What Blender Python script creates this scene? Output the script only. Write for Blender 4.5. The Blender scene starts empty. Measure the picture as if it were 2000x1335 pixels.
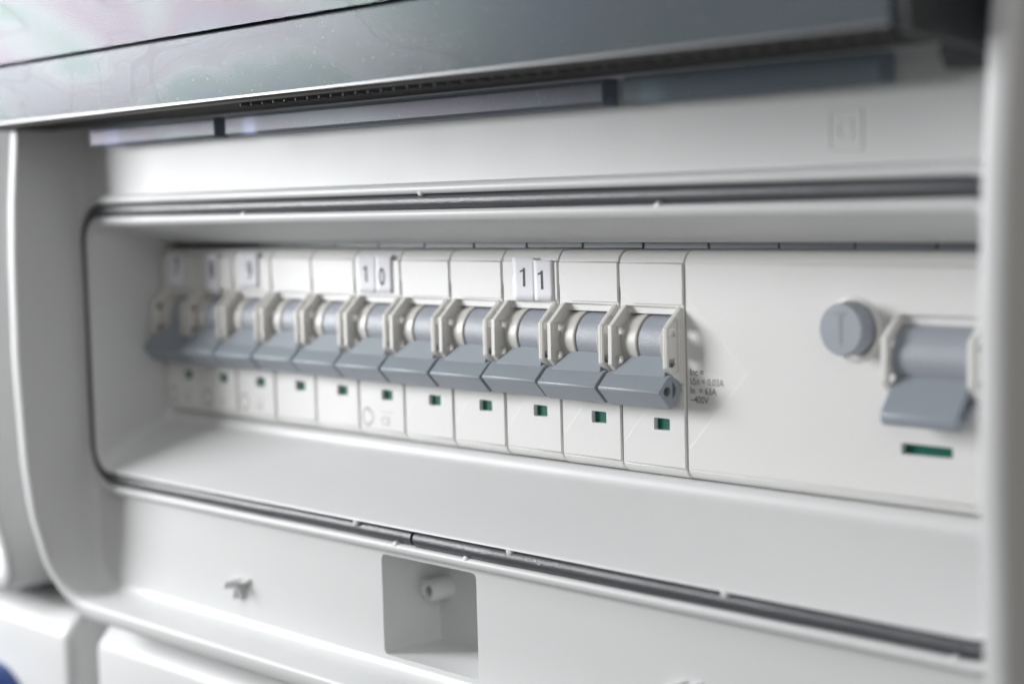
import bpy, bmesh, math, random
from mathutils import Vector, Matrix, geometry
from math import sin, cos, pi, radians

random.seed(7)
S = 0.001                       # everything below is written in millimetres
scene = bpy.context.scene
C = scene.collection

# ------------------------------------------------------------------ camera
cam_d = bpy.data.cameras.new("camera")
cam = bpy.data.objects.new("camera", cam_d)
C.objects.link(cam)
yaw, pit, rol = -0.827419, -0.0827352, 0.0272901
fw = Vector((sin(yaw) * cos(pit), cos(yaw) * cos(pit), sin(pit)))
r0 = Vector((cos(yaw), -sin(yaw), 0))
d0 = fw.cross(r0)
rt = cos(rol) * r0 + sin(rol) * d0
dn = -sin(rol) * r0 + cos(rol) * d0
cam.matrix_world = Matrix((
    (rt.x, -dn.x, -fw.x, 224.444 * S),
    (rt.y, -dn.y, -fw.y, -252.867 * S),
    (rt.z, -dn.z, -fw.z, 13.278 * S),
    (0, 0, 0, 1)))
cam_d.sensor_width = 36.0
cam_d.lens = 60.089
cam_d.clip_start = 0.005
cam_d.clip_end = 50.0
cam_d.dof.use_dof = True
cam_d.dof.focus_distance = 0.355
cam_d.dof.aperture_fstop = 9.0
cam_d.dof.aperture_blades = 0
scene.camera = cam

# ------------------------------------------------------------------ world and lamps
world = bpy.data.worlds.new("World")
scene.world = world
world.use_nodes = True
bgn = world.node_tree.nodes["Background"]
bgn.inputs[0].default_value = (1.0, 0.965, 0.92, 1)
bgn.inputs[1].default_value = 0.11

def area(name, az, el, dist, w, h, power, col, target=(-60, 0, -20)):
    d = Vector((-sin(az) * cos(el), -cos(az) * cos(el), sin(el)))
    L = bpy.data.lights.new(name, 'AREA')
    L.shape = 'RECTANGLE'
    L.size, L.size_y, L.energy, L.color = w, h, power, col
    o = bpy.data.objects.new(name, L)
    C.objects.link(o)
    o.location = Vector(target) * S + d * dist
    o.rotation_euler = d.to_track_quat('Z', 'Y').to_euler()
    return o
def area_at(name, loc, target, w, h, power, col):
    d = (Vector(loc) - Vector(target)) * S
    o = area(name, 0, 0, 1, w, h, power, col)
    o.location = Vector(loc) * S
    o.rotation_euler = d.to_track_quat('Z', 'Y').to_euler()
    return o
area_at("window_light", (-765, -450, 160), (-165, 590, -30), 0.36, 0.34, 10.4, (0.97, 0.985, 1.0))
area("overhead_fill", radians(20), radians(72), 1.8, 1.2, 1.2, 11, (0.97, 0.985, 1.0))  # added soft fill from above, not a known ceiling fixture
area("edge_highlight_fill", radians(84), radians(40), 1.2, 0.45, 0.45, 1.9, (0.99, 0.995, 1.0))  # added to brighten the socket box top edges; no second window is known
area("camera_side_fill", radians(-38), radians(22), 1.6, 1.4, 1.4, 5.2, (0.985, 0.992, 1.0), (40, 0, -20))  # added fill from the camera side, lifts the shaded faces

vs = scene.view_settings
vs.view_transform = 'Standard'
vs.look = 'None'
vs.exposure = 0.11
vs.gamma = 1.0
scene.render.engine = 'CYCLES'
cy = scene.cycles
cy.use_denoising = True
cy.max_bounces = 10
cy.transparent_max_bounces = 16
cy.caustics_reflective = False
cy.caustics_refractive = False
cy.sample_clamp_indirect = 6.0

# ------------------------------------------------------------------ materials
def new_mat(name):
    m = bpy.data.materials.new(name)
    m.use_nodes = True
    nt = m.node_tree
    return m, nt, nt.nodes["Principled BSDF"]

def plastic(name, col, rough, bump=0.02, scale=900, mottle=0.04, dirt=0.0, spec=0.5):
    m, nt, p = new_mat(name)
    N, Lk = nt.nodes, nt.links
    tc = N.new('ShaderNodeTexCoord')
    n1 = N.new('ShaderNodeTexNoise'); n1.inputs['Scale'].default_value = 55; n1.inputs['Detail'].default_value = 5
    Lk.new(tc.outputs['Object'], n1.inputs['Vector'])
    mix = N.new('ShaderNodeMix'); mix.data_type = 'RGBA'
    c2 = tuple(max(0, c * (1 - mottle)) for c in col)
    c1 = tuple(min(1, c * (1 + mottle)) for c in col)
    mix.inputs['A'].default_value = (*c1, 1); mix.inputs['B'].default_value = (*c2, 1)
    Lk.new(n1.outputs['Fac'], mix.inputs['Factor'])
    out = mix.outputs['Result']
    if dirt > 0:
        n3 = N.new('ShaderNodeTexNoise'); n3.inputs['Scale'].default_value = 800; n3.inputs['Detail'].default_value = 3
        Lk.new(tc.outputs['Object'], n3.inputs['Vector'])
        cr = N.new('ShaderNodeValToRGB')
        cr.color_ramp.elements[0].position = 0.74; cr.color_ramp.elements[1].position = 0.80
        cr.color_ramp.elements[0].color = (0, 0, 0, 1); cr.color_ramp.elements[1].color = (dirt, dirt, dirt, 1)
        Lk.new(n3.outputs['Fac'], cr.inputs['Fac'])
        m2 = N.new('ShaderNodeMix'); m2.data_type = 'RGBA'
        m2.inputs['B'].default_value = (0.25, 0.24, 0.22, 1)
        Lk.new(cr.outputs['Color'], m2.inputs['Factor']); Lk.new(out, m2.inputs['A'])
        out = m2.outputs['Result']
    Lk.new(out, p.inputs['Base Color'])
    n4 = N.new('ShaderNodeTexNoise'); n4.inputs['Scale'].default_value = 30; n4.inputs['Detail'].default_value = 6
    Lk.new(tc.outputs['Object'], n4.inputs['Vector'])
    mr = N.new('ShaderNodeMapRange'); mr.inputs['To Min'].default_value = rough * 0.85; mr.inputs['To Max'].default_value = rough * 1.18
    Lk.new(n4.outputs['Fac'], mr.inputs['Value']); Lk.new(mr.outputs['Result'], p.inputs['Roughness'])
    p.inputs['Specular IOR Level'].default_value = spec
    if bump > 0:
        n2 = N.new('ShaderNodeTexNoise'); n2.inputs['Scale'].default_value = scale; n2.inputs['Detail'].default_value = 2
        Lk.new(tc.outputs['Object'], n2.inputs['Vector'])
        b = N.new('ShaderNodeBump'); b.inputs['Strength'].default_value = bump; b.inputs['Distance'].default_value = 0.0004
        Lk.new(n2.outputs['Fac'], b.inputs['Height']); Lk.new(b.outputs['Normal'], p.inputs['Normal'])
    return m

M = {}
M['shell'] = plastic('light_grey_shell_plastic', (0.64, 0.645, 0.644), 0.415, 0.012, 500, 0.02, 0.3, 0.32)
M['mcb'] = plastic('warm_white_plastic', (0.752, 0.748, 0.732), 0.42, 0.05, 1600, 0.025, 0.12)
M['ear'] = plastic('cream_plastic', (0.735, 0.722, 0.69), 0.42, 0.05, 1600, 0.025, 0.12)
M['collar'] = plastic('cream_plastic_with_ear_shade', (0.60, 0.588, 0.555), 0.40, 0.03, 1600, 0.03)  # warmer plastic, darkened further for the shade cast by the ears
M['lever'] = plastic('blue_grey_plastic', (0.285, 0.318, 0.357), 0.40, 0.05, 1500, 0.05, 0.0, 0.45)
M['rotor'] = plastic('satin_grey_plastic', (0.33, 0.35, 0.395), 0.40, 0.30, 3600, 0.05)
M['dark'] = plastic('dark_grey_plastic', (0.05, 0.055, 0.06), 0.5, 0.05, 900, 0.1)
M['edge'] = plastic('edge_glow_plastic', (0.16, 0.165, 0.175), 0.3, 0.0)  # solid colour painted as the glow of a lit clear edge
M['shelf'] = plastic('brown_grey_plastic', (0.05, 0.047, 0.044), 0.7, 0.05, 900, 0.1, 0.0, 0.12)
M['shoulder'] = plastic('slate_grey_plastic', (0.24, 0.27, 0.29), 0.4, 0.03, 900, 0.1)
M['gasket'] = plastic('black_foam_rubber', (0.070, 0.072, 0.080), 0.38, 0.28, 2600, 0.15, 0.12)
M['green'] = plastic('green_indicator_plastic', (0.0, 0.125, 0.085), 0.3, 0.0)
M['paper'] = plastic('white_paper', (0.86, 0.86, 0.90), 0.8, 0.05, 1500, 0.015)
M['ink'] = plastic('black_ink', (0.02, 0.022, 0.027), 0.6, 0.0)
M['print'] = plastic('grey_print', (0.15, 0.15, 0.15), 0.6, 0.0)
M['faint'] = plastic('faint_grey_print', (0.40, 0.40, 0.39), 0.6, 0.0)
M['blue'] = plastic('blue_plastic', (0.004, 0.04, 0.19), 0.3, 0.0)
M['wall'] = plastic('beige_wall_paint', (0.38, 0.34, 0.29), 0.8, 0.1, 200, 0.06)

def film(name, tint, gloss_fac, rough, strength, gcol=0.8, reflect_mix=0.0, sheen_mix=0.0, sheen_col=(0.45, 0.47, 0.49)):
    """clear plastic sheet with moulding stress colours and painted-in reflections"""
    m, nt, p = new_mat(name)
    N, Lk = nt.nodes, nt.links
    N.remove(p)
    outn = N["Material Output"]
    tc = N.new('ShaderNodeTexCoord')
    mp = N.new('ShaderNodeMapping'); mp.inputs['Scale'].default_value = (5, 12, 20)
    Lk.new(tc.outputs['Object'], mp.inputs['Vector'])
    nz = N.new('ShaderNodeTexNoise'); nz.inputs['Scale'].default_value = 1.0; nz.inputs['Detail'].default_value = 2.5; nz.inputs['Distortion'].default_value = 1.6
    Lk.new(mp.outputs['Vector'], nz.inputs['Vector'])
    cr = N.new('ShaderNodeValToRGB')
    e = cr.color_ramp.elements
    pastel = [(0.30, (0.80, 0.86, 0.98)), (0.40, (0.93, 0.84, 0.95)), (0.47, (0.88, 0.93, 0.97)), (0.54, (0.78, 0.93, 0.90)), (0.62, (0.70, 0.78, 0.97)), (0.72, (0.93, 0.86, 0.97))]
    e[0].position, e[0].color = pastel[0][0], (*pastel[0][1], 1)
    e[1].position, e[1].color = pastel[-1][0], (*pastel[-1][1], 1)
    reflect_cols = {0.40: (0.55, 0.50, 0.62), 0.54: (0.22, 0.50, 0.42), 0.62: (0.25, 0.36, 0.85)}  # deeper tints painted in for coloured reflections on the sheet
    for ps, c in pastel[1:-1]:
        c = tuple(a * (1 - reflect_mix) + b * reflect_mix for a, b in zip(c, reflect_cols.get(ps, c)))
        k = e.new(ps); k.color = (*c, 1)
    Lk.new(nz.outputs['Fac'], cr.inputs['Fac'])
    mx = N.new('ShaderNodeMix'); mx.data_type = 'RGBA'; mx.inputs['Factor'].default_value = strength
    mx.inputs['A'].default_value = (1, 1, 1, 1); Lk.new(cr.outputs['Color'], mx.inputs['B'])
    mt = N.new('ShaderNodeMix'); mt.data_type = 'RGBA'; mt.blend_type = 'MULTIPLY'; mt.inputs['Factor'].default_value = 1
    mt.inputs['B'].default_value = (*tint, 1); Lk.new(mx.outputs['Result'], mt.inputs['A'])
    # flow lines left by the injection moulding: thin contours of a slow noise
    n5 = N.new('ShaderNodeTexNoise'); n5.inputs['Scale'].default_value = 11; n5.inputs['Detail'].default_value = 1.0; n5.inputs['Distortion'].default_value = 1.2
    mp5 = N.new('ShaderNodeMapping'); mp5.inputs['Scale'].default_value = (1, 1.5, 2.6)
    Lk.new(tc.outputs['Object'], mp5.inputs['Vector']); Lk.new(mp5.outputs['Vector'], n5.inputs['Vector'])
    c5 = N.new('ShaderNodeValToRGB'); e5 = c5.color_ramp.elements
    e5[0].position = 0.0; e5[0].color = (1, 1, 1, 1); e5[1].position = 1.0; e5[1].color = (1, 1, 1, 1)
    for ps, v in ((0.482, 1.0), (0.489, 0.86), (0.500, 0.97), (0.51, 1.0)):
        k = e5.new(ps); k.color = (v, v, v, 1)
    Lk.new(n5.outputs['Fac'], c5.inputs['Fac'])
    ml = N.new('ShaderNodeMix'); ml.data_type = 'RGBA'; ml.blend_type = 'MULTIPLY'; ml.inputs['Factor'].default_value = 1
    Lk.new(mx.outputs['Result'], ml.inputs['A']); Lk.new(c5.outputs['Color'], ml.inputs['B'])
    mg = N.new('ShaderNodeMix'); mg.data_type = 'RGBA'; mg.blend_type = 'MULTIPLY'; mg.inputs['Factor'].default_value = 1
    mg.inputs['B'].default_value = (gcol, gcol, gcol, 1); Lk.new(ml.outputs['Result'], mg.inputs['A'])
    Lk.new(ml.outputs['Result'], mt.inputs['A'])
    tr = N.new('ShaderNodeBsdfTransparent'); Lk.new(mt.outputs['Result'], tr.inputs['Color'])
    gl = N.new('ShaderNodeBsdfGlossy'); gl.inputs['Roughness'].default_value = rough
    Lk.new(mg.outputs['Result'], gl.inputs['Color'])
    # fine scratches and flow marks
    mp2 = N.new('ShaderNodeMapping'); mp2.inputs['Rotation'].default_value = (0, 0.5, 0); mp2.inputs['Scale'].default_value = (60, 60, 60)
    Lk.new(tc.outputs['Object'], mp2.inputs['Vector'])
    wv = N.new('ShaderNodeTexNoise'); wv.inputs['Scale'].default_value = 0.7; wv.inputs['Detail'].default_value = 3; wv.inputs['Distortion'].default_value = 2.5
    Lk.new(mp2.outputs['Vector'], wv.inputs['Vector'])
    bp = N.new('ShaderNodeBump'); bp.inputs['Strength'].default_value = 0.015; bp.inputs['Distance'].default_value = 0.002
    Lk.new(wv.outputs['Fac'], bp.inputs['Height']); Lk.new(bp.outputs['Normal'], gl.inputs['Normal'])
    lw = N.new('ShaderNodeFresnel'); lw.inputs['IOR'].default_value = 1.5
    ad = N.new('ShaderNodeMath'); ad.operation = 'ADD'; ad.use_clamp = True; ad.inputs[1].default_value = gloss_fac
    Lk.new(lw.outputs['Fac'], ad.inputs[0])
    ms = N.new('ShaderNodeMixShader')
    Lk.new(ad.outputs['Value'], ms.inputs['Fac']); Lk.new(tr.outputs['BSDF'], ms.inputs[1]); Lk.new(gl.outputs['BSDF'], ms.inputs[2])
    if sheen_mix > 0:  # diffuse colour stands in for reflections and for what shows through
        dh = N.new('ShaderNodeBsdfDiffuse'); dh.inputs['Color'].default_value = (*sheen_col, 1)
        mh = N.new('ShaderNodeMixShader'); mh.inputs['Fac'].default_value = sheen_mix
        Lk.new(ms.outputs['Shader'], mh.inputs[1]); Lk.new(dh.outputs['BSDF'], mh.inputs[2]); ms = mh
    # specks of dust lying on the sheet
    n6 = N.new('ShaderNodeTexNoise'); n6.inputs['Scale'].default_value = 3200; n6.inputs['Detail'].default_value = 0
    Lk.new(tc.outputs['Object'], n6.inputs['Vector'])
    c6 = N.new('ShaderNodeMapRange'); c6.inputs['From Min'].default_value = 0.82; c6.inputs['From Max'].default_value = 0.86; c6.inputs['To Max'].default_value = 0.7
    Lk.new(n6.outputs['Fac'], c6.inputs['Value'])
    df = N.new('ShaderNodeBsdfDiffuse'); df.inputs['Color'].default_value = (0.7, 0.7, 0.7, 1)
    m6 = N.new('ShaderNodeMixShader'); Lk.new(c6.outputs['Result'], m6.inputs['Fac'])
    Lk.new(ms.outputs['Shader'], m6.inputs[1]); Lk.new(df.outputs['BSDF'], m6.inputs[2])
    Lk.new(m6.outputs['Shader'], outn.inputs['Surface'])
    return m
M['clear'] = film('clear_smoky_plastic', (0.66, 0.70, 0.76), 0.0, 0.09, 0.9, 0.30, 0.2)
M['smoky'] = film('smoky_plastic', (0.50, 0.53, 0.56), 0.0, 0.26, 0.6, 0.5, 0.45, 0.24, (0.42, 0.48, 0.53))
M['leaf'] = film('glossy_hinge_plastic', (0.45, 0.50, 0.56), 0.0, 0.30, 0.95, 0.6, 0.3, 0.38, (0.34, 0.395, 0.45))

# ------------------------------------------------------------------ mesh helpers
class MB:
    def __init__(s):
        s.v, s.f = [], []
    def add(s, verts, faces):
        n = len(s.v)
        s.v += [tuple(v) for v in verts]
        s.f += [tuple(i + n for i in f) for f in faces]
    def box(s, x0, x1, y0, y1, z0, z1):
        s.add([(x0, y0, z0), (x1, y0, z0), (x1, y1, z0), (x0, y1, z0), (x0, y0, z1), (x1, y0, z1), (x1, y1, z1), (x0, y1, z1)],
              [(0, 3, 2, 1), (4, 5, 6, 7), (0, 1, 5, 4), (1, 2, 6, 5), (2, 3, 7, 6), (3, 0, 4, 7)])
    def prism(s, poly, a0, a1, axis, holes=()):
        """poly: 2-D outline; axis 'x' -> (y,z) extruded in x, axis 'y' -> (x,z) extruded in y"""
        def area2(p):
            return sum(p[i][0] * p[(i + 1) % len(p)][1] - p[(i + 1) % len(p)][0] * p[i][1] for i in range(len(p)))
        poly = list(poly)
        if area2(poly) < 0: poly.reverse()
        loops = [poly] + [list(h) for h in holes]
        for h in loops[1:]:
            if area2(h) > 0: h.reverse()
        pts, edges = [], []
        for lp in loops:
            b = len(pts); pts += lp
            edges += [(b + i, b + (i + 1) % len(lp)) for i in range(len(lp))]
        if not holes:
            tris = [tuple(range(len(poly)))]
            vv = [Vector(p) for p in pts]
        else:
            vv, _, tris, _, _, _ = geometry.delaunay_2d_cdt([Vector(p) for p in pts], edges, [], 0, 1e-6)
            keep = []
            for t in tris:
                c = sum((vv[i] for i in t), Vector((0, 0))) / len(t)
                if inside(c, poly) and not any(inside(c, h) for h in loops[1:]): keep.append(tuple(t))
            tris = keep
        n = len(vv)
        if axis == 'x':
            mk = lambda p, a: (a, p[0], p[1]); flip = False
        else:
            mk = lambda p, a: (p[0], a, p[1]); flip = True
        verts = [mk(p, a0) for p in vv] + [mk(p, a1) for p in vv]
        F = []
        for t in tris:
            F.append(tuple(t) if flip else tuple(reversed(t)))
            F.append(tuple(i + n for i in (reversed(t) if flip else t)))
        cnt = {}
        for t in tris:
            for i in range(len(t)):
                cnt[(t[i], t[(i + 1) % len(t)])] = 1
        for (a, b) in cnt:
            if (b, a) not in cnt:
                F.append((b, a, a + n, b + n) if flip else (a, b, b + n, a + n))
        s.add(verts, F)
    def loft(s, rings, closed=True, cap0=False, cap1=False):
        n = len(rings[0]); b = len(s.v)
        V = [p for r in rings for p in r]; F = []
        for k in range(len(rings) - 1):
            for i in range(n if closed else n - 1):
                j = (i + 1) % n
                F.append((k * n + i, k * n + j, (k + 1) * n + j, (k + 1) * n + i))
        if cap0: F.append(tuple(reversed(range(n))))
        if cap1: F.append(tuple((len(rings) - 1) * n + i for i in range(n)))
        s.add(V, F)
    def lathe(s, prof, cy_, cz, axis='x', seg=56, cx=None, cap0=True, cap1=True):
        """prof: list of (position along axis, radius)"""
        rings = []
        for a, r in prof:
            ring = []
            for i in range(seg):
                t = 2 * pi * i / seg
                if axis == 'x': ring.append((a, cy_ + r * cos(t), cz + r * sin(t)))
                elif axis == 'y': ring.append((cx + r * cos(t), a, cz + r * sin(t)))
                else: ring.append((cx + r * cos(t), cy_ + r * sin(t), a))
            rings.append(ring)
        s.loft(rings, True, cap0, cap1)

def inside(p, poly):
    c = False; n = len(poly)
    for i in range(n):
        a, b = poly[i], poly[(i + 1) % n]
        if (a[1] > p[1]) != (b[1] > p[1]) and p[0] < (b[0] - a[0]) * (p[1] - a[1]) / (b[1] - a[1]) + a[0]: c = not c
    return c

def rrect(x0, x1, z0, z1, r, n=6):
    P = []
    for cx, cz, a in ((x1 - r, z1 - r, 0), (x0 + r, z1 - r, 90), (x0 + r, z0 + r, 180), (x1 - r, z0 + r, 270)):
        for i in range(n + 1):
            t = radians(a + 90 * i / n)
            P.append((cx + r * cos(t), cz + r * sin(t)))
    return P

def circle(cx, cz, r, n=24):
    return [(cx + r * cos(2 * pi * i / n), cz + r * sin(2 * pi * i / n)) for i in range(n)]

def obj(name, mb, mat, parent=None, bevel=0.0, seg=2, smooth=28, origin=None):
    me = bpy.data.meshes.new(name)
    o0 = Vector(origin) if origin else Vector((0, 0, 0))
    me.from_pydata([tuple((Vector(v) - o0) * S) for v in mb.v], [], mb.f)
    me.update()
    bm = bmesh.new(); bm.from_mesh(me)
    bmesh.ops.recalc_face_normals(bm, faces=bm.faces)
    bm.to_mesh(me); bm.free()
    me.materials.append(M[mat] if isinstance(mat, str) else mat)
    for p in me.polygons: p.use_smooth = True
    me.set_sharp_from_angle(angle=radians(smooth))
    o = bpy.data.objects.new(name, me)
    C.objects.link(o)
    o.location = o0 * S
    if parent is not None: o.parent = parent
    if bevel > 0:
        md = o.modifiers.new('bevel', 'BEVEL')
        md.width = bevel * S; md.segments = seg; md.limit_method = 'ANGLE'; md.angle_limit = radians(30)
        md.harden_normals = False
    return o

def thing(name, label, cat, loc=(0, 0, 0), group=None):
    o = bpy.data.objects.new(name, None)
    C.objects.link(o)
    o.location = Vector(loc) * S
    o.empty_display_size = 0.01
    o['label'] = label; o['category'] = cat
    if group: o['group'] = group
    return o

def text(name, body, size, x, y, z, mat, parent, sx=1.0, rot=0.0, align='CENTER', shear=0.0, fat=0.0):
    cu = bpy.data.curves.new(name, 'FONT')
    cu.body = body; cu.size = 1.0; cu.align_x = align; cu.align_y = 'CENTER'; cu.shear = shear
    cu.offset = fat; cu.extrude = 0.0; cu.resolution_u = 4
    t = bpy.data.objects.new(name, cu)
    C.objects.link(t)
    bpy.context.view_layer.update()
    me = bpy.data.meshes.new_from_object(t.evaluated_get(bpy.context.evaluated_depsgraph_get()))
    bpy.data.objects.remove(t); bpy.data.curves.remove(cu)
    c, s_ = cos(rot), sin(rot)
    for v in me.vertices:
        a, b = v.co.x * size * sx, v.co.y * size
        v.co = ((a * c - b * s_) * S, 0, (a * s_ + b * c) * S)
    me.name = name
    me.materials.append(M[mat])
    o = bpy.data.objects.new(name, me)
    C.objects.link(o)
    o.location = (x * S, y * S, z * S)
    if parent is not None: o.parent = parent
    return o

# ------------------------------------------------------------------ setting: the wall the boxes hang on
mb = MB(); mb.box(-2500, 1500, 46, 60, -1200, 1400)
w = obj('wall', mb, 'wall'); w['kind'] = 'structure'

# ------------------------------------------------------------------ enclosure
RX0, RX1, RZ0, RZ1, RR = -205.0, 93.3, -94.6, 66.0, 15.0
YT = [(-95, -30.4), (-83, -34.4), (-68, -38.2), (-54, -39.7), (-26, -40.7), (0, -40.3), (15, -39.6), (37, -37.5), (66, -33)]
def yrim(z):
    if z <= YT[0][0]: return YT[0][1]
    for (a, ya), (b, yb) in zip(YT, YT[1:]):
        if z <= b:
            t = (z - a) / (b - a)
            return ya + (yb - ya) * t
    return YT[-1][1]

def frame_ring(x0, x1, off, yfun, dense=26):
    r = RR + off
    P = []
    def corner(cx, cz, a):
        for i in range(11):
            t = radians(a + 9 * i)
            P.append((cx + r * cos(t), cz + r * sin(t)))
    X0, X1, Z0, Z1 = x0 - off, x1 + off, RZ0 - off, RZ1 + off
    corner(X1 - r, Z1 - r, 0); corner(X0 + r, Z1 - r, 90)
    for i in range(1, dense): P.append((X0, (Z1 - r) + ((Z0 + r) - (Z1 - r)) * i / dense))
    corner(X0 + r, Z0 + r, 180); corner(X1 - r, Z0 + r, 270)
    for i in range(1, dense): P.append((X1, (Z0 + r) + ((Z1 - r) - (Z0 + r)) * i / dense))
    return [(x, yfun(z), z) for x, z in P]

def build_frame(x0, x1, parent):
    m = MB()
    st = [(-6.4, lambda z: -19.9), (-5.2, lambda z: -20.2), (-4.2, lambda z: -21.0), (-3.5, lambda z: -22.3), (-3.1, lambda z: -24.5),
          (-2.5, lambda z: yrim(z) + 1.3), (-2.2, lambda z: yrim(z) + 0.5), (-1.6, lambda z: yrim(z)),
          (1.6, lambda z: yrim(z) + 0.1), (2.2, lambda z: yrim(z) + 0.6), (2.5, lambda z: yrim(z) + 1.6), (3.4, lambda z: 45.8)]
    m.loft([frame_ring(x0, x1, o, f) for o, f in st])
    return obj('frame', m, 'shell', parent, smooth=50)

box_ = thing('distribution_box', 'pale grey fuse box with black gasket and raised clear cover, holding the breaker row', 'fuse box')
build_frame(RX0, RX1, box_)

G = (-199.5, 87.0, -59.5, 13.4, 9.0)            # centre line of the gasket groove
def gring(off, y, n=8):
    return [(x, y, z) for x, z in rrect(G[0] - off, G[1] + off, G[2] - off, G[3] + off, G[4] + off, n)]

# front panel with the opening and the screw pocket
mb = MB()
outer = [(x, z) for x, y, z in frame_ring(RX0, RX1, -5.6, lambda z: 0, 2)]
hole = [(x, z) for x, y, z in gring(2.2, 0)]
PK = (-74.0, -42.0, -87.4, -64.6)
pocket_loop = rrect(*PK, 1.3, 4)
mb.prism(outer, -20.0, -18.6, 'y', [hole, pocket_loop])
panel = obj('front_panel', mb, 'shell', box_, smooth=20)

# lips on both sides of the gasket and the groove floor
mb = MB()
mb.loft([gring(o, y) for o, y in ((1.65, -17.4), (1.65, -21.4), (1.95, -21.9), (2.5, -22.1), (3.2, -22.0), (3.7, -21.6), (3.95, -20.9), (4.15, -20.0), (4.3, -19.5))])
obj('outer_lip', mb, 'shell', box_, smooth=60)
mb = MB()
mb.loft([gring(-1.9, -18.2), gring(1.9, -18.2)])
obj('gasket_groove', mb, 'shell', box_)

def rr3(x0, x1, z0, z1, r, y, n=8):
    return [(x, y, z) for x, z in rrect(x0, x1, z0, z1, r, n)]
mb = MB()
mb.loft([rr3(-197.8, 85.3, -57.8, 11.8, 7.4, -17.4), rr3(-197.8, 85.3, -57.8, 11.8, 7.4, -21.4), rr3(-197.5, 85.0, -57.7, 11.5, 7.1, -21.9),
         rr3(-196.9, 84.7, -57.5, 11.0, 6.7, -22.1), rr3(-196.2, 84.3, -57.2, 10.2, 6.5, -22.0), rr3(-195.7, 84, -56.9, 9.6, 6.2, -21.6), rr3(-195.5, 83.8, -56.5, 9.3, 6.0, -20.9),
         rr3(-195.3, 82.6, -47.0, 4.9, 3.0, -2.8), rr3(-195.3, 82.5, -46.55, 4.75, 2.9, -1.5), rr3(-195.3, 82.4, -46.15, 4.6, 2.8, -0.7), rr3(-195.3, 82.3, -45.6, 4.45, 2.7, -0.2),
         rr3(-195.3, 82.2, -44.95, 4.3, 2.6, 0.05), rr3(-195.3, 82.2, -44.5, 4.2, 2.5, 0.2), rr3(-195.3, 82.2, -44.0, 4.1, 2.5, 0.5), rr3(-195.3, 82.2, -43.5, 4.05, 2.5, 1.0), rr3(-195.3, 82.2, -43.25, 4.0, 2.5, 2.0), rr3(-195.3, 82.2, -43.2, 4.0, 2.5, 4.0)])
obj('opening_wall', mb, 'shell', box_, smooth=40)

# foam gasket: one cord, its two ends meet in the lower run
def tube_path():
    P = []
    loop = rrect(G[0], G[1], G[2], G[3], G[4], 10)          # starts at the right end of the top run
    k = 33                                                   # index where the lower-right corner starts
    start = (-60.0, G[2])
    xs = [start[0] + (G[1] - G[4] - start[0]) * i / 26 for i in range(27)]
    for x in xs: P.append((x, G[2]))
    for p in loop[33:44]: P.append(p)
    for p in loop[0:11]: P.append(p)
    n = 40
    for i in range(1, n): P.append((G[1] - G[4] + (G[0] + G[4] - G[1] + G[4]) * i / n, G[3]))
    for p in loop[11:22]: P.append(p)
    for i in range(1, 8): P.append((G[0], G[3] - G[4] + (G[2] + G[4] - G[3] + G[4]) * i / 8))
    for p in loop[22:33]: P.append(p)
    e = -61.7; s0 = G[0] + G[4]
    for i in range(1, 17): P.append((s0 + (e - s0) * i / 16, G[2]))
    return P
P = tube_path()
Q = [P[0]]
for p in P[1:]:
    if (p[0] - Q[-1][0]) ** 2 + (p[1] - Q[-1][1]) ** 2 > 0.01: Q.append(p)
mb = MB(); rings = []
for i, (x, z) in enumerate(Q):
    a, b = Q[max(0, i - 1)], Q[min(len(Q) - 1, i + 1)]
    t = Vector((b[0] - a[0], b[1] - a[1])).normalized(); nx, nz = -t.y, t.x
    fr = i / len(Q)
    R = 1.68 + 0.02 * sin(i * 2.1) + (0.10 if i < 20 else 0)
    yc = -20.3 + 0.07 * sin(i * 0.9) + (-0.25 if i < 6 else 0) + (0.35 if i > len(Q) - 8 else 0)
    rings.append([(x + nx * R * cos(q), yc + R * 0.95 * sin(q), z + nz * R * cos(q)) for q in [2 * pi * j / 20 for j in range(20)]])
mb.loft(rings, True, True, True)
obj('gasket', mb, 'gasket', box_, smooth=60)

# little moulded nubs that grip the gasket
mb = MB(); mb.lathe([(-22.0, 0.05), (-21.98, 0.7), (-21.85, 0.95), (-21.5, 1.1), (-18.5, 1.15)], 0, 0, 'y', 16, cx=0)
nub0 = None
nubs = [(-120.8, 11.2), (-54.3, 15.6), (13.2, 11.2), (-80.7, -57.9), (-66.7, -61.7), (-43.2, -61.7), (-29.5, -57.9), (27.5, -57.9), (75.0, -61.7)]
for x, z in nubs:
    if nub0 is None:
        nub0 = obj('gasket_nub', mb, 'shell', box_, smooth=60); o = nub0
    else:
        o = nub0.copy(); C.objects.link(o)
    o.location = (x * S, 0, z * S)

# screw pocket: walls, floor, back and the hollow boss
mb = MB()
mb.loft([[(x, y, z) for x, z in rrect(PK[0] + d, PK[1] - d, PK[2] + d, PK[3] - d, 1.3, 4)] for y, d in ((-19.98, -0.02), (-19.0, 0.08), (-4.4, 0.4), (-4.1, 0.6), (-4.0, 1.0))], True, False, True)
pk = obj('screw_pocket', mb, 'shell', box_, smooth=50)
mb = MB(); bx, bz = -70.2, -74.3
mb.lathe([(-9.6, 1.0), (-10.0, 1.25), (-10.2, 1.5), (-10.2, 2.1), (-9.9, 2.45), (-4.0, 2.7)], 0, bz, 'y', 32, cx=bx, cap0=False)
mb.lathe([(-9.7, 1.02), (-5.0, 0.98)], 0, bz, 'y', 24, cx=bx, cap0=False, cap1=True)
mb.box(bx - 3.6, bx - 1.8, -9.4, -4.1, bz - 1.9, bz + 2.3)
obj('screw_boss', mb, 'shell', pk, smooth=50)

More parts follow.
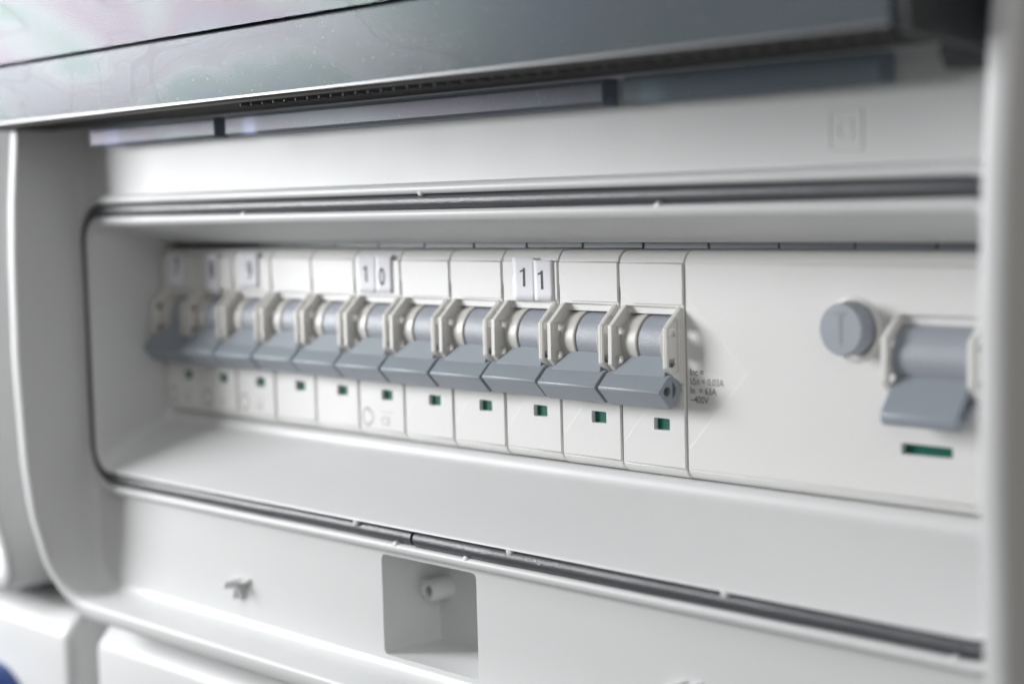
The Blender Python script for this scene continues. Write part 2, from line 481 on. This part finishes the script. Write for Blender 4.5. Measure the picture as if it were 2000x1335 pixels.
# three-armed moulded pins on the lower strip
def pin(cx, cz):
    m = MB()
    m.lathe([(-25.0, 0.3), (-24.8, 0.7), (-24.4, 0.9), (-19.9, 1.1)], 0, cz, 'y', 20, cx=cx)
    for a, ln, ht in ((190, 4.8, 1.1), (14, 4.4, 0.9), (250, 4.2, 1.8), (290, 3.6, 1.2)):
        c, s_ = cos(radians(a)), sin(radians(a))
        n = (-s_ * 0.45, c * 0.45)
        p0 = [(cx + n[0], cz + n[1]), (cx - n[0], cz - n[1])]
        p1 = [(cx + c * ln + n[0], cz + s_ * ln + n[1]), (cx + c * ln - n[0], cz + s_ * ln - n[1])]
        V = [(p0[0][0], -20 - max(ht, 1.7), p0[0][1]), (p0[1][0], -20 - max(ht, 1.7), p0[1][1]), (p1[1][0], -20 - ht, p1[1][1]), (p1[0][0], -20 - ht, p1[0][1]),
             (p0[0][0], -19.8, p0[0][1]), (p0[1][0], -19.8, p0[1][1]), (p1[1][0], -19.8, p1[1][1]), (p1[0][0], -19.8, p1[0][1])]
        m.add(V, [(0, 1, 2, 3), (4, 7, 6, 5), (0, 4, 5, 1), (1, 5, 6, 2), (2, 6, 7, 3), (3, 7, 4, 0)])
    return obj('cable_pin', m, 'shell', box_, 0.15)
pin(-131, -79.6)
pin(16.2, -77.4)

# raised double-square symbol (protective insulation)
def sq_ring(m, x0, x1, z0, z1, t, h):
    m.prism([(x0, z0), (x1, z0), (x1, z1), (x0, z1)], -20.0 - h, -19.8, 'y', [[(x0 + t, z0 + t), (x1 - t, z0 + t), (x1 - t, z1 - t), (x0 + t, z1 - t)]])
mb = MB(); sq_ring(mb, 50.0, 57.1, 19.7, 26.7, 0.7, 0.11); sq_ring(mb, 52.0, 55.2, 21.6, 24.8, 0.55, 0.11)
obj('double_square_symbol', mb, 'shell', box_, 0.12)

# ------------------------------------------------------------------ raised transparent cover
CX0, CX1 = -208.0, 83.5
cov_bm = MB()
def strip(m, prof, x0, x1):
    """closed (y,z) profile swept along x"""
    m.prism(prof, x0, x1, 'x')
def thick(line, t):
    a = [Vector(p) for p in line]; L_, R_ = [], []
    for i, p in enumerate(a):
        d = (a[min(i + 1, len(a) - 1)] - a[max(i - 1, 0)]).normalized(); n = Vector((-d.y, d.x)) * t / 2
        L_.append(tuple(p + n)); R_.append(tuple(p - n))
    return L_ + R_[::-1]
strip(cov_bm, thick([(-50.0, 50.6), (-49.6, 62), (-48.8, 84)], 2.0), CX0, CX1)
cover = obj('transparent_cover', cov_bm, 'clear', box_, 0.25)
mb = MB(); strip(mb, thick([(-48.6, 36.4), (-50.1, 50.2)], 2.2), CX0, CX1)
obj('cover_skirt', mb, 'smoky', cover, 0.3)
mb = MB(); strip(mb, [(-49.75, 36.0), (-49.75, 36.7), (-48.9, 36.75), (-48.9, 36.35)], CX0 + 0.3, CX1 - 0.3)
obj('skirt_edge_glow', mb, 'edge', cover, 0.1)  # strip painted in for the light caught along the skirt's lower edge
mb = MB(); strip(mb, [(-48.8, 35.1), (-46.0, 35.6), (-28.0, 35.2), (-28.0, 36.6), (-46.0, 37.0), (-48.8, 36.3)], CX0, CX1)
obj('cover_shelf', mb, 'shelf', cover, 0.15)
mb = MB(); mb.prism([(-20.5, 30.6), (-26.5, 30.6), (-29.0, 33.6), (-44, 34.6), (-48.7, 35.4), (-51.0, 50.4), (-49.6, 84), (-20.5, 84)], CX1 + 0.003, CX1 + 2.4, 'x')
obj('cover_end', mb, 'dark', cover, 0.25)
mb = MB(); mb.prism([(-20.5, 31.2), (-26.0, 31.2), (-27.5, 33.4), (-27.5, 60), (-20.5, 60)], CX1 - 7.0, CX1, 'x')
obj('hinge_block', mb, 'dark', cover, 0.3)
mb = MB(); mb.prism([(-30, 36.8), (-48, 37.2), (-50.0, 50.4), (-46, 70), (-30, 70)], CX0, CX0 + 2.2, 'x')
obj('cover_end', mb, 'smoky', cover, 0.2)
for a, b in ((-182, -122.8), (-118.2, 5.6), (10.6, 66.0)):
    mb = MB(); strip(mb, [(-27.6, 30.4), (-26.9, 29.9), (-23.5, 29.9), (-23.5, 34.9), (-27.0, 34.9), (-27.6, 34.2)], a, b)
    obj('hinge_leaf', mb, 'leaf', cover, 0.25)
mb = MB(); mb.box(-0.25, 0.25, -46.0, -42.4, 34.75, 35.6)
rib0 = None
for i in range(44):
    if rib0 is None: rib0 = obj('rib', mb, 'dark', cover); o = rib0
    else: o = rib0.copy(); C.objects.link(o)
    o.location = ((-84 + i * 4.0) * S, 0, 0)

# ------------------------------------------------------------------ circuit breakers
PITCH = 17.7
AXY, AXZ = 3.2, -16.1

def caps(m, x0, x1):
    m.prism([(0.05, 0.02), (0.25, 0.7), (0.8, 1.6), (1.6, 2.2), (2.6, 2.5), (30, 2.5), (30, 0.02)], x0, x1, 'x')
    m.prism([(0.05, -41.02), (0.25, -41.7), (0.8, -42.4), (1.6, -42.9), (2.6, -43.1), (30, -43.1), (30, -41.02)], x0, x1, 'x')

EARP = [(1.0, -8.3), (0.05, -8.45), (-4.5, -12.7), (-4.6, -20.4), (-2.9, -22.3), (0.0, -24.0), (1.0, -24.0)]
EARH = [[(-3.2, -12.7), (-1.7, -12.7), (-1.3, -13.1), (-1.3, -14.4), (-3.2, -14.4), (-3.6, -14.0), (-3.6, -13.2)],
        [(-3.2, -18.7), (-1.3, -18.7), (-1.3, -19.9), (-1.7, -20.4), (-3.2, -20.4), (-3.6, -20.0), (-3.6, -19.2)]]
def ear_mesh(x0, x1, channel=False):
    m = MB()
    m.prism(EARP, x0, x1, 'x',
            EARH)
    if channel:
        m.prism(EARP, x1 + 0.003, x1 + 0.45, 'x', [[(-3.9, -12.6), (-3.5, -12.2), (-2.2, -10.9), (-1.4, -10.9), (-1.0, -11.4), (-1.0, -21.3), (-1.6, -21.6), (-2.7, -21.6), (-3.9, -20.4)]])
    return m

def make_breaker():
    t = thing('circuit_breaker', 'x', 'circuit breaker', (0, 0, 0), 'row of eleven narrow circuit breakers')
    W0, W1 = 0.18, 17.52
    m = MB()
    m.prism([(W0, -41), (W1, -41), (W1, 0), (W0, 0)], 0, 9, 'y',
            [[(2.0, -22.0), (15.7, -22.0), (15.7, -8.75), (2.0, -8.75)], [(9.2, -33.5), (13.4, -33.5), (13.4, -31.1), (9.2, -31.1)]])
    caps(m, W0, W1)
    m.box(1.9, 15.8, 0.7, 9, -10.3, -8.72)
    m.box(1.6, 16.1, 9.02, 10, -23, -8)
    m.box(W0, W1, 9.02, 30, -41, 0)
    obj('housing', m, 'mcb', t, 0.16)
    m = MB()
    m.prism([(3.9, -8.2), (17.42, -8.2), (17.42, -0.12), (0.42, -0.12), (0.42, -4.8)], -0.32, 0.05, 'y')
    obj('label_panel', m, 'mcb', t, 0.08)
    m = MB()
    m.prism([(0.6, -40.75), (17.42, -40.75), (17.42, -24.2), (12.0, -24.2), (0.6, -36.9)], -0.28, 0.05, 'y',
            [rrect(9.2, 13.4, -33.5, -31.1, 0.25, 2)])
    obj('front_plate', m, 'mcb', t, 0.09)
    obj('ear', ear_mesh(0.75, 1.95), 'ear', t, 0.14)
    obj('ear', ear_mesh(15.75, 16.5, True), 'ear', t, 0.14)
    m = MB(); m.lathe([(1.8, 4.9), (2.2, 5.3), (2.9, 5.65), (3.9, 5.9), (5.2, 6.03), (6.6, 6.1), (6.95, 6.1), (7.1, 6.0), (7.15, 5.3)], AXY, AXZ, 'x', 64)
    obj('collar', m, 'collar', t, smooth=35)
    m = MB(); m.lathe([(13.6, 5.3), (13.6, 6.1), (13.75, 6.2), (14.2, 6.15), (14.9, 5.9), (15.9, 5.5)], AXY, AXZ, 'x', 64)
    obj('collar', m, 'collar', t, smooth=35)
    m = MB(); m.lathe([(7.3, 5.2), (7.45, 5.8), (13.4, 5.8), (13.5, 5.2)], AXY, AXZ, 'x', 64)
    obj('rotor', m, 'rotor', t, smooth=35)
    m = MB()
    # neck, wider at the bar than at the rotor
    a = [(-2.0, -18.3), (-4.6, -22.2), (-3.2, -23.6), (1.5, -20.5)]
    xs = [(5.6, 14.6), (1.75, 16.2), (1.75, 16.2), (5.6, 14.6)]
    V = [(xs[i][0], a[i][0], a[i][1]) for i in range(4)] + [(xs[i][1], a[i][0], a[i][1]) for i in range(4)]
    m.add(V, [(0, 1, 2, 3), (7, 6, 5, 4), (0, 4, 5, 1), (1, 5, 6, 2), (2, 6, 7, 3), (3, 7, 4, 0)])
    bar = [(-3.6, -21.7), (-4.7, -22.2), (-7.3, -24.7), (-7.3, -25.2), (-4.2, -28.5), (-3.6, -28.3), (-0.9, -24.9), (-1.0, -24.2)]
    m.prism(bar, 0.42, 17.28, 'x', [circle(-5.0, -24.9, 0.95, 18), [(-3.4, -23.1), (-2.3, -24.3), (-2.6, -25.8), (-3.4, -26.4)]])
    obj('lever', m, 'lever', t, 0.15)
    m = MB(); m.box(9.0, 13.6, 0.75, 1.2, -33.8, -30.8)
    obj('indicator', m, 'green', t)
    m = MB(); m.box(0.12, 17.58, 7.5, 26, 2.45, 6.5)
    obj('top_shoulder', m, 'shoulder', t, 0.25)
    return t

def copy_thing(root):
    r = root.copy(); C.objects.link(r)
    for ch in list(root.children):
        c = ch.copy(); C.objects.link(c); c.parent = r
    return r

blabels = {
    0: 'rightmost breaker of the row, its exposed lever end beside the wide switch',
    1: 'unnumbered breaker between the rightmost one and the one marked eleven',
    2: 'breaker carrying two paper slips that together read eleven',
    3: 'unnumbered breaker immediately left of the one marked eleven',
    4: 'unnumbered breaker immediately right of the one marked ten',
    5: 'breaker carrying two paper slips that together read ten',
    6: 'unnumbered breaker immediately left of the one marked ten',
    7: 'unnumbered breaker immediately right of the one marked nine',
    8: 'blurred breaker with a paper slip reading nine, third from the left',
    9: 'blurred breaker with a low paper slip reading eight, second from the left',
    10: 'shaded leftmost breaker with a paper slip reading seven beside the dark side wall',
}
proto = make_breaker()
breakers = []
bpy.context.view_layer.update()
for k in range(11):
    b = proto if k == 0 else copy_thing(proto)
    b.location = (-PITCH * (k + 1) * S, random.uniform(-0.10, 0.10) * S, random.uniform(-0.10, 0.10) * S)
    b.rotation_euler = (0, random.uniform(-0.0015, 0.0015), random.uniform(-0.003, 0.003))
    for ch in b.children:
        if ch.name.startswith('lever'):
            ch.location.y += random.uniform(-0.12, 0.08) * S; ch.location.z += random.uniform(-0.10, 0.10) * S
    b['label'] = blabels[k]
    breakers.append(b)

# paper slips with digits
def one(parent, x, y, z, size, tilt):
    h = size * 0.36; w_ = size * 0.065
    pts = [(w_, h), (w_, -h), (-w_, -h), (-w_, h * 0.62), (-w_ * 3.4, h * 0.50), (-w_ * 3.4, h * 0.74), (-w_ * 1.4, h * 0.80), (-w_ * 0.6, h)]
    c, s_ = cos(tilt), sin(tilt)
    m = MB(); m.add([(x + a * c - b * s_, y, z + a * s_ + b * c) for a, b in pts], [tuple(range(len(pts)))[::-1]])
    return obj('digit', m, 'ink', parent)

def slip(k, x0, x1, z0, z1, digit, dx, dz, size, y=-0.42, tilt=0.0):
    b = breakers[k]; ox = -PITCH * (k + 1)
    m = MB()
    xm, zm = (x0 + x1) / 2, (z0 + z1) / 2
    nx, nz = 5, 6
    c, s_ = cos(tilt), sin(tilt)
    g = []
    for j in range(nz + 1):
        for i in range(nx + 1):
            u, v = i / nx, j / nz
            px, pz = x0 + (x1 - x0) * u - xm, z0 + (z1 - z0) * v - zm
            lift = 0.12 * max(0, abs(v - 0.5) - 0.3)
            g.append((xm - ox + px * c - pz * s_, y - lift, zm + px * s_ + pz * c))
    F = [(j * (nx + 1) + i, j * (nx + 1) + i + 1, (j + 1) * (nx + 1) + i + 1, (j + 1) * (nx + 1) + i) for j in range(nz) for i in range(nx)]
    m.add(g, F)
    o = obj('number_slip', m, 'paper', b)
    sm = o.modifiers.new('thickness', 'SOLIDIFY'); sm.thickness = 0.09 * S; sm.offset = 0
    text('digit', digit, size, dx - ox, y - 0.085, dz, 'ink', o, 0.80, tilt, 'CENTER', 0, 0.015) if digit != '1' else one(o, dx - ox, y - 0.085, dz, size, tilt)
    return o
slip(2, -49.3, -41.9, -8.5, 0.75, '1', -45.7, -3.5, 5.6, -0.40, radians(-0.5))
slip(2, -42.4, -36.6, -8.4, 0.25, '1', -40.0, -4.0, 5.6, -0.50, radians(0.6))
slip(5, -105.0, -97.0, -7.9, 0.9, '1', -101.2, -3.4, 5.4, -0.40)
slip(5, -97.3, -91.2, -7.8, 0.9, '0', -95.0, -4.2, 5.8, -0.50)
slip(8, -155.6, -146.6, -7.6, 1.5, '9', -150.6, -3.4, 6.4, -0.5, radians(1))
slip(9, -173.2, -165.2, -9.4, 1.4, '8', -168.3, -3.4, 6.4, -0.5, radians(-1))
slip(10, -191.0, -182.8, -8.2, 1.2, '7', -186.2, -2.8, 6.6, -0.5, radians(-2))
# smudge of an older printed stroke left of the 11 slip
m = MB(); m.box(0.25, 0.95 + 0.0, -0.36, -0.30, -3.6, -0.6)
m2 = [(v[0] + 3.4 - 0.0, v[1], v[2]) for v in m.v]; m.v = m2
obj('old_mark', m, 'print', breakers[2])
m = MB(); m.lathe([(-0.42, 0.35), (-0.2, 0.4)], 0, 0.75, 'y', 14, cx=-90.9 + PITCH * 6)
obj('old_mark', m, 'ink', breakers[5])

# faint printed approval marks at the foot of some breakers
def foot_print(k):
    b = breakers[k]
    m = MB()
    def arc(cx, cz, r, t, a0, a1):
        n = 14; V = []; F = []
        for i in range(n + 1):
            a = radians(a0 + (a1 - a0) * i / n)
            V += [(cx + r * cos(a), -0.31, cz + r * 1.15 * sin(a)), (cx + (r - t) * cos(a), -0.31, cz + (r - t) * 1.15 * sin(a))]
        for i in range(n): F.append((2 * i, 2 * i + 1, 2 * i + 3, 2 * i + 2))
        m.add(V, F)
    arc(3.6, -38.0, 2.1, 0.45, 60, 300)
    arc(4.4, -38.0, 1.5, 0.4, -120, 120)
    obj('approval_mark', m, 'faint', b)
    text('print_line', '---- -----', 1.5, 11.2, -0.31, -36.3, 'faint', b, 1.0)
    text('print_line', 'CE', 2.9, 10.6, -0.31, -38.7, 'faint', b, 1.0)
for k in (5, 8, 9, 10): foot_print(k)

# ------------------------------------------------------------------ residual current switch
rc = thing('residual_current_switch', 'wide white residual current switch with round grey test button and grey lever', 'switch')
R0, R1 = 0.2, 70.6
m = MB()
lever_hole = [(50.3, -22.0), (66.5, -22.0), (66.5, -8.6), (50.3, -8.6)]
ind = rrect(50.5, 60.9, -33.2, -31.3, 0.15, 2)
m.prism([(R0, -41), (R1, -41), (R1, 0), (R0, 0)], 0, 9, 'y', [lever_hole, ind])
caps(m, R0, R1)
m.box(50.2, 66.6, 9.02, 10, -23, -8)
m.box(50.2, 66.6, 0.75, 9, -10.4, -8.5)
m.box(R0, R1, 9.02, 30, -41, 0)
obj('housing', m, 'mcb', rc, 0.16)
m = MB()
m.prism([(0.75, -40.7), (70.1, -40.7), (70.1, -0.2), (0.75, -0.2), (0.75, -6.9), (15.9, -20.8), (0.75, -36.7)], -0.30, 0.05, 'y',
        [lever_hole, ind])
obj('front_plate', m, 'mcb', rc, 0.10)
for a in (49.1, 66.4):
    m = MB()
    m.prism([(1.0, -8.3), (0.05, -8.45), (-4.3, -12.4), (-4.5, -20.0), (-3.0, -21.8), (0.0, -24.0), (1.0, -24.0)], a, a + 1.3, 'x',
            [[(-3.3, -12.9), (-1.5, -12.9), (-1.5, -14.2), (-3.3, -14.2)], [(-3.3, -18.9), (-1.5, -18.9), (-1.5, -20.3), (-3.3, -20.3)]])
    obj('ear', m, 'ear', rc, 0.14)
m = MB(); m.lathe([(50.45, 6.0), (50.6, 6.3), (66.2, 6.3), (66.35, 6.0)], AXY, AXZ, 'x', 64)
obj('rotor', m, 'rotor', rc, smooth=35)
m = MB()
m.prism([(-1.4, -18.0), (-6.2, -24.2), (-6.9, -25.4), (-6.9, -26.6), (-6.2, -27.4), (-5.2, -27.5), (-4.0, -26.6), (1.5, -20.6)], 50.6, 66.0, 'x', [[(-3.2, -22.4), (-5.3, -25.2), (-4.7, -26.0), (-1.2, -22.6)]])
obj('lever', m, 'lever', rc, 0.3, 3)
m = MB(); m.lathe([(0.3, 6.9), (-0.3, 6.2), (-0.75, 5.7), (-0.9, 5.3), (-0.5, 5.2)], 0, -11.6, 'y', 48, cx=40.6, cap0=False, cap1=False)
obj('button_collar', m, 'mcb', rc, smooth=50)
m = MB(); m.lathe([(0.0, 4.9), (-3.9, 4.8), (-4.3, 4.68), (-4.45, 4.45)], 0, -11.3, 'y', 48, cx=40.7)
btn = obj('test_button', m, 'rotor', rc, smooth=22)
m = MB(); m.box(40.4, 41.0, -4.52, -4.4, -14.0, -8.75); m.box(39.4, 42.0, -4.52, -4.4, -8.7, -8.15)
obj('letter_t', m, 'lever', btn)
m = MB(); m.box(50.2, 61.2, 0.9, 1.3, -33.6, -30.9)
obj('indicator', m, 'green', rc)
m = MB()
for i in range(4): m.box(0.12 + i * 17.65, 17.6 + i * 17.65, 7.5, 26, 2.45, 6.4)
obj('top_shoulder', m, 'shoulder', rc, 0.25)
for i, s_ in enumerate(('Inc =', 'I\u0394n = 0,03A', 'In  = 63A', '~400V')):
    text('print_line', s_, 1.95, 1.0, -0.02, -21.5 - i * 1.8, 'print', rc, 0.9, 0, 'LEFT', 0, 0.012 if i != 1 else 0.004)

# ------------------------------------------------------------------ neighbouring enclosure and socket boxes below
nb = thing('distribution_box', 'neighbouring pale grey enclosure cut off by the left picture edge', 'fuse box')
build_frame(-520, -230.5, nb)
m = MB(); m.prism([(x, z) for x, y, z in frame_ring(-520, -230.5, -5.6, lambda z: 0, 2)], -20, -18, 'y')
obj('front_panel', m, 'shell', nb)

def socket_box(x0, x1, yf, zt, label):
    t = thing('socket_box', label, 'socket box', group='socket boxes mounted under the enclosures')
    rings = []
    def ring(x, ins):
        pr = []
        for a, b in ((14.0, 0.0), (7.0, 0.1), (5.6, 0.35), (4.8, 0.8), (1.9, 4.0), (1.2, 4.8), (0.5, 5.8), (0.2, 6.4), (0.0, 7.4), (0.0, 14.0)):
            pr.append((x, yf + ins + a, zt - ins - b))
        pr.append((x, yf + ins, zt - 140)); pr.append((x, 45, zt - 140)); pr.append((x, 45, zt - ins))
        return pr
    m = MB(); R = 4.0
    st = [(0, R)] + [(R * (1 - cos(radians(a))), R * (1 - sin(radians(a)))) for a in (20, 40, 60, 75, 90)]
    for dx, ins in st: rings.append(ring(x0 + dx, ins))
    for dx, ins in reversed(st): rings.append(ring(x1 - dx, ins))
    m.loft(rings, True, True, True)
    obj('housing', m, 'shell', t, smooth=40)
    return t
lb = socket_box(-420, -214.5, -24, -101.0, 'socket box with blue lid at the lower left corner, under the neighbouring enclosure')
socket_box(-204, 97, -22, -101.0, 'socket box with bright rounded top edge directly under the breaker enclosure')
m = MB(); m.lathe([(-23, 24), (-36, 24), (-38.5, 22.8), (-39.5, 20), (-39.5, 0.1)], 0, -146, 'y', 56, cx=-260)
obj('socket_lid', m, 'blue', lb, smooth=35)

# a curl of white lint caught on the lower gasket
m = MB(); pts = [(-22.2, -58.9), (-21.7, -58.75), (-21.2, -58.95), (-20.9, -59.4), (-21.2, -59.9), (-21.7, -60.2)]
rings = []
for i, (x, z) in enumerate(pts):
    yl = -22.0 + 0.12 * abs(i - 2)
    rings.append([(x, yl + 0.09 * cos(q), z + 0.09 * sin(q)) for q in [2 * pi * j / 8 for j in range(8)]])
m.loft(rings, True, True, True)
m.loft([[(x, -21.95 + 0.08 * cos(q), z + 0.08 * sin(q)) for q in [2 * pi * j / 8 for j in range(8)]] for x, z in ((-20.95, -59.35), (-20.3, -59.3))], True, True, True)
o = obj('lint', m, 'paper', None, smooth=60, origin=(-21.3, -21.9, -59.4))
o['label'] = 'tiny curl of white lint stuck on the lower black gasket'; o['category'] = 'lint'
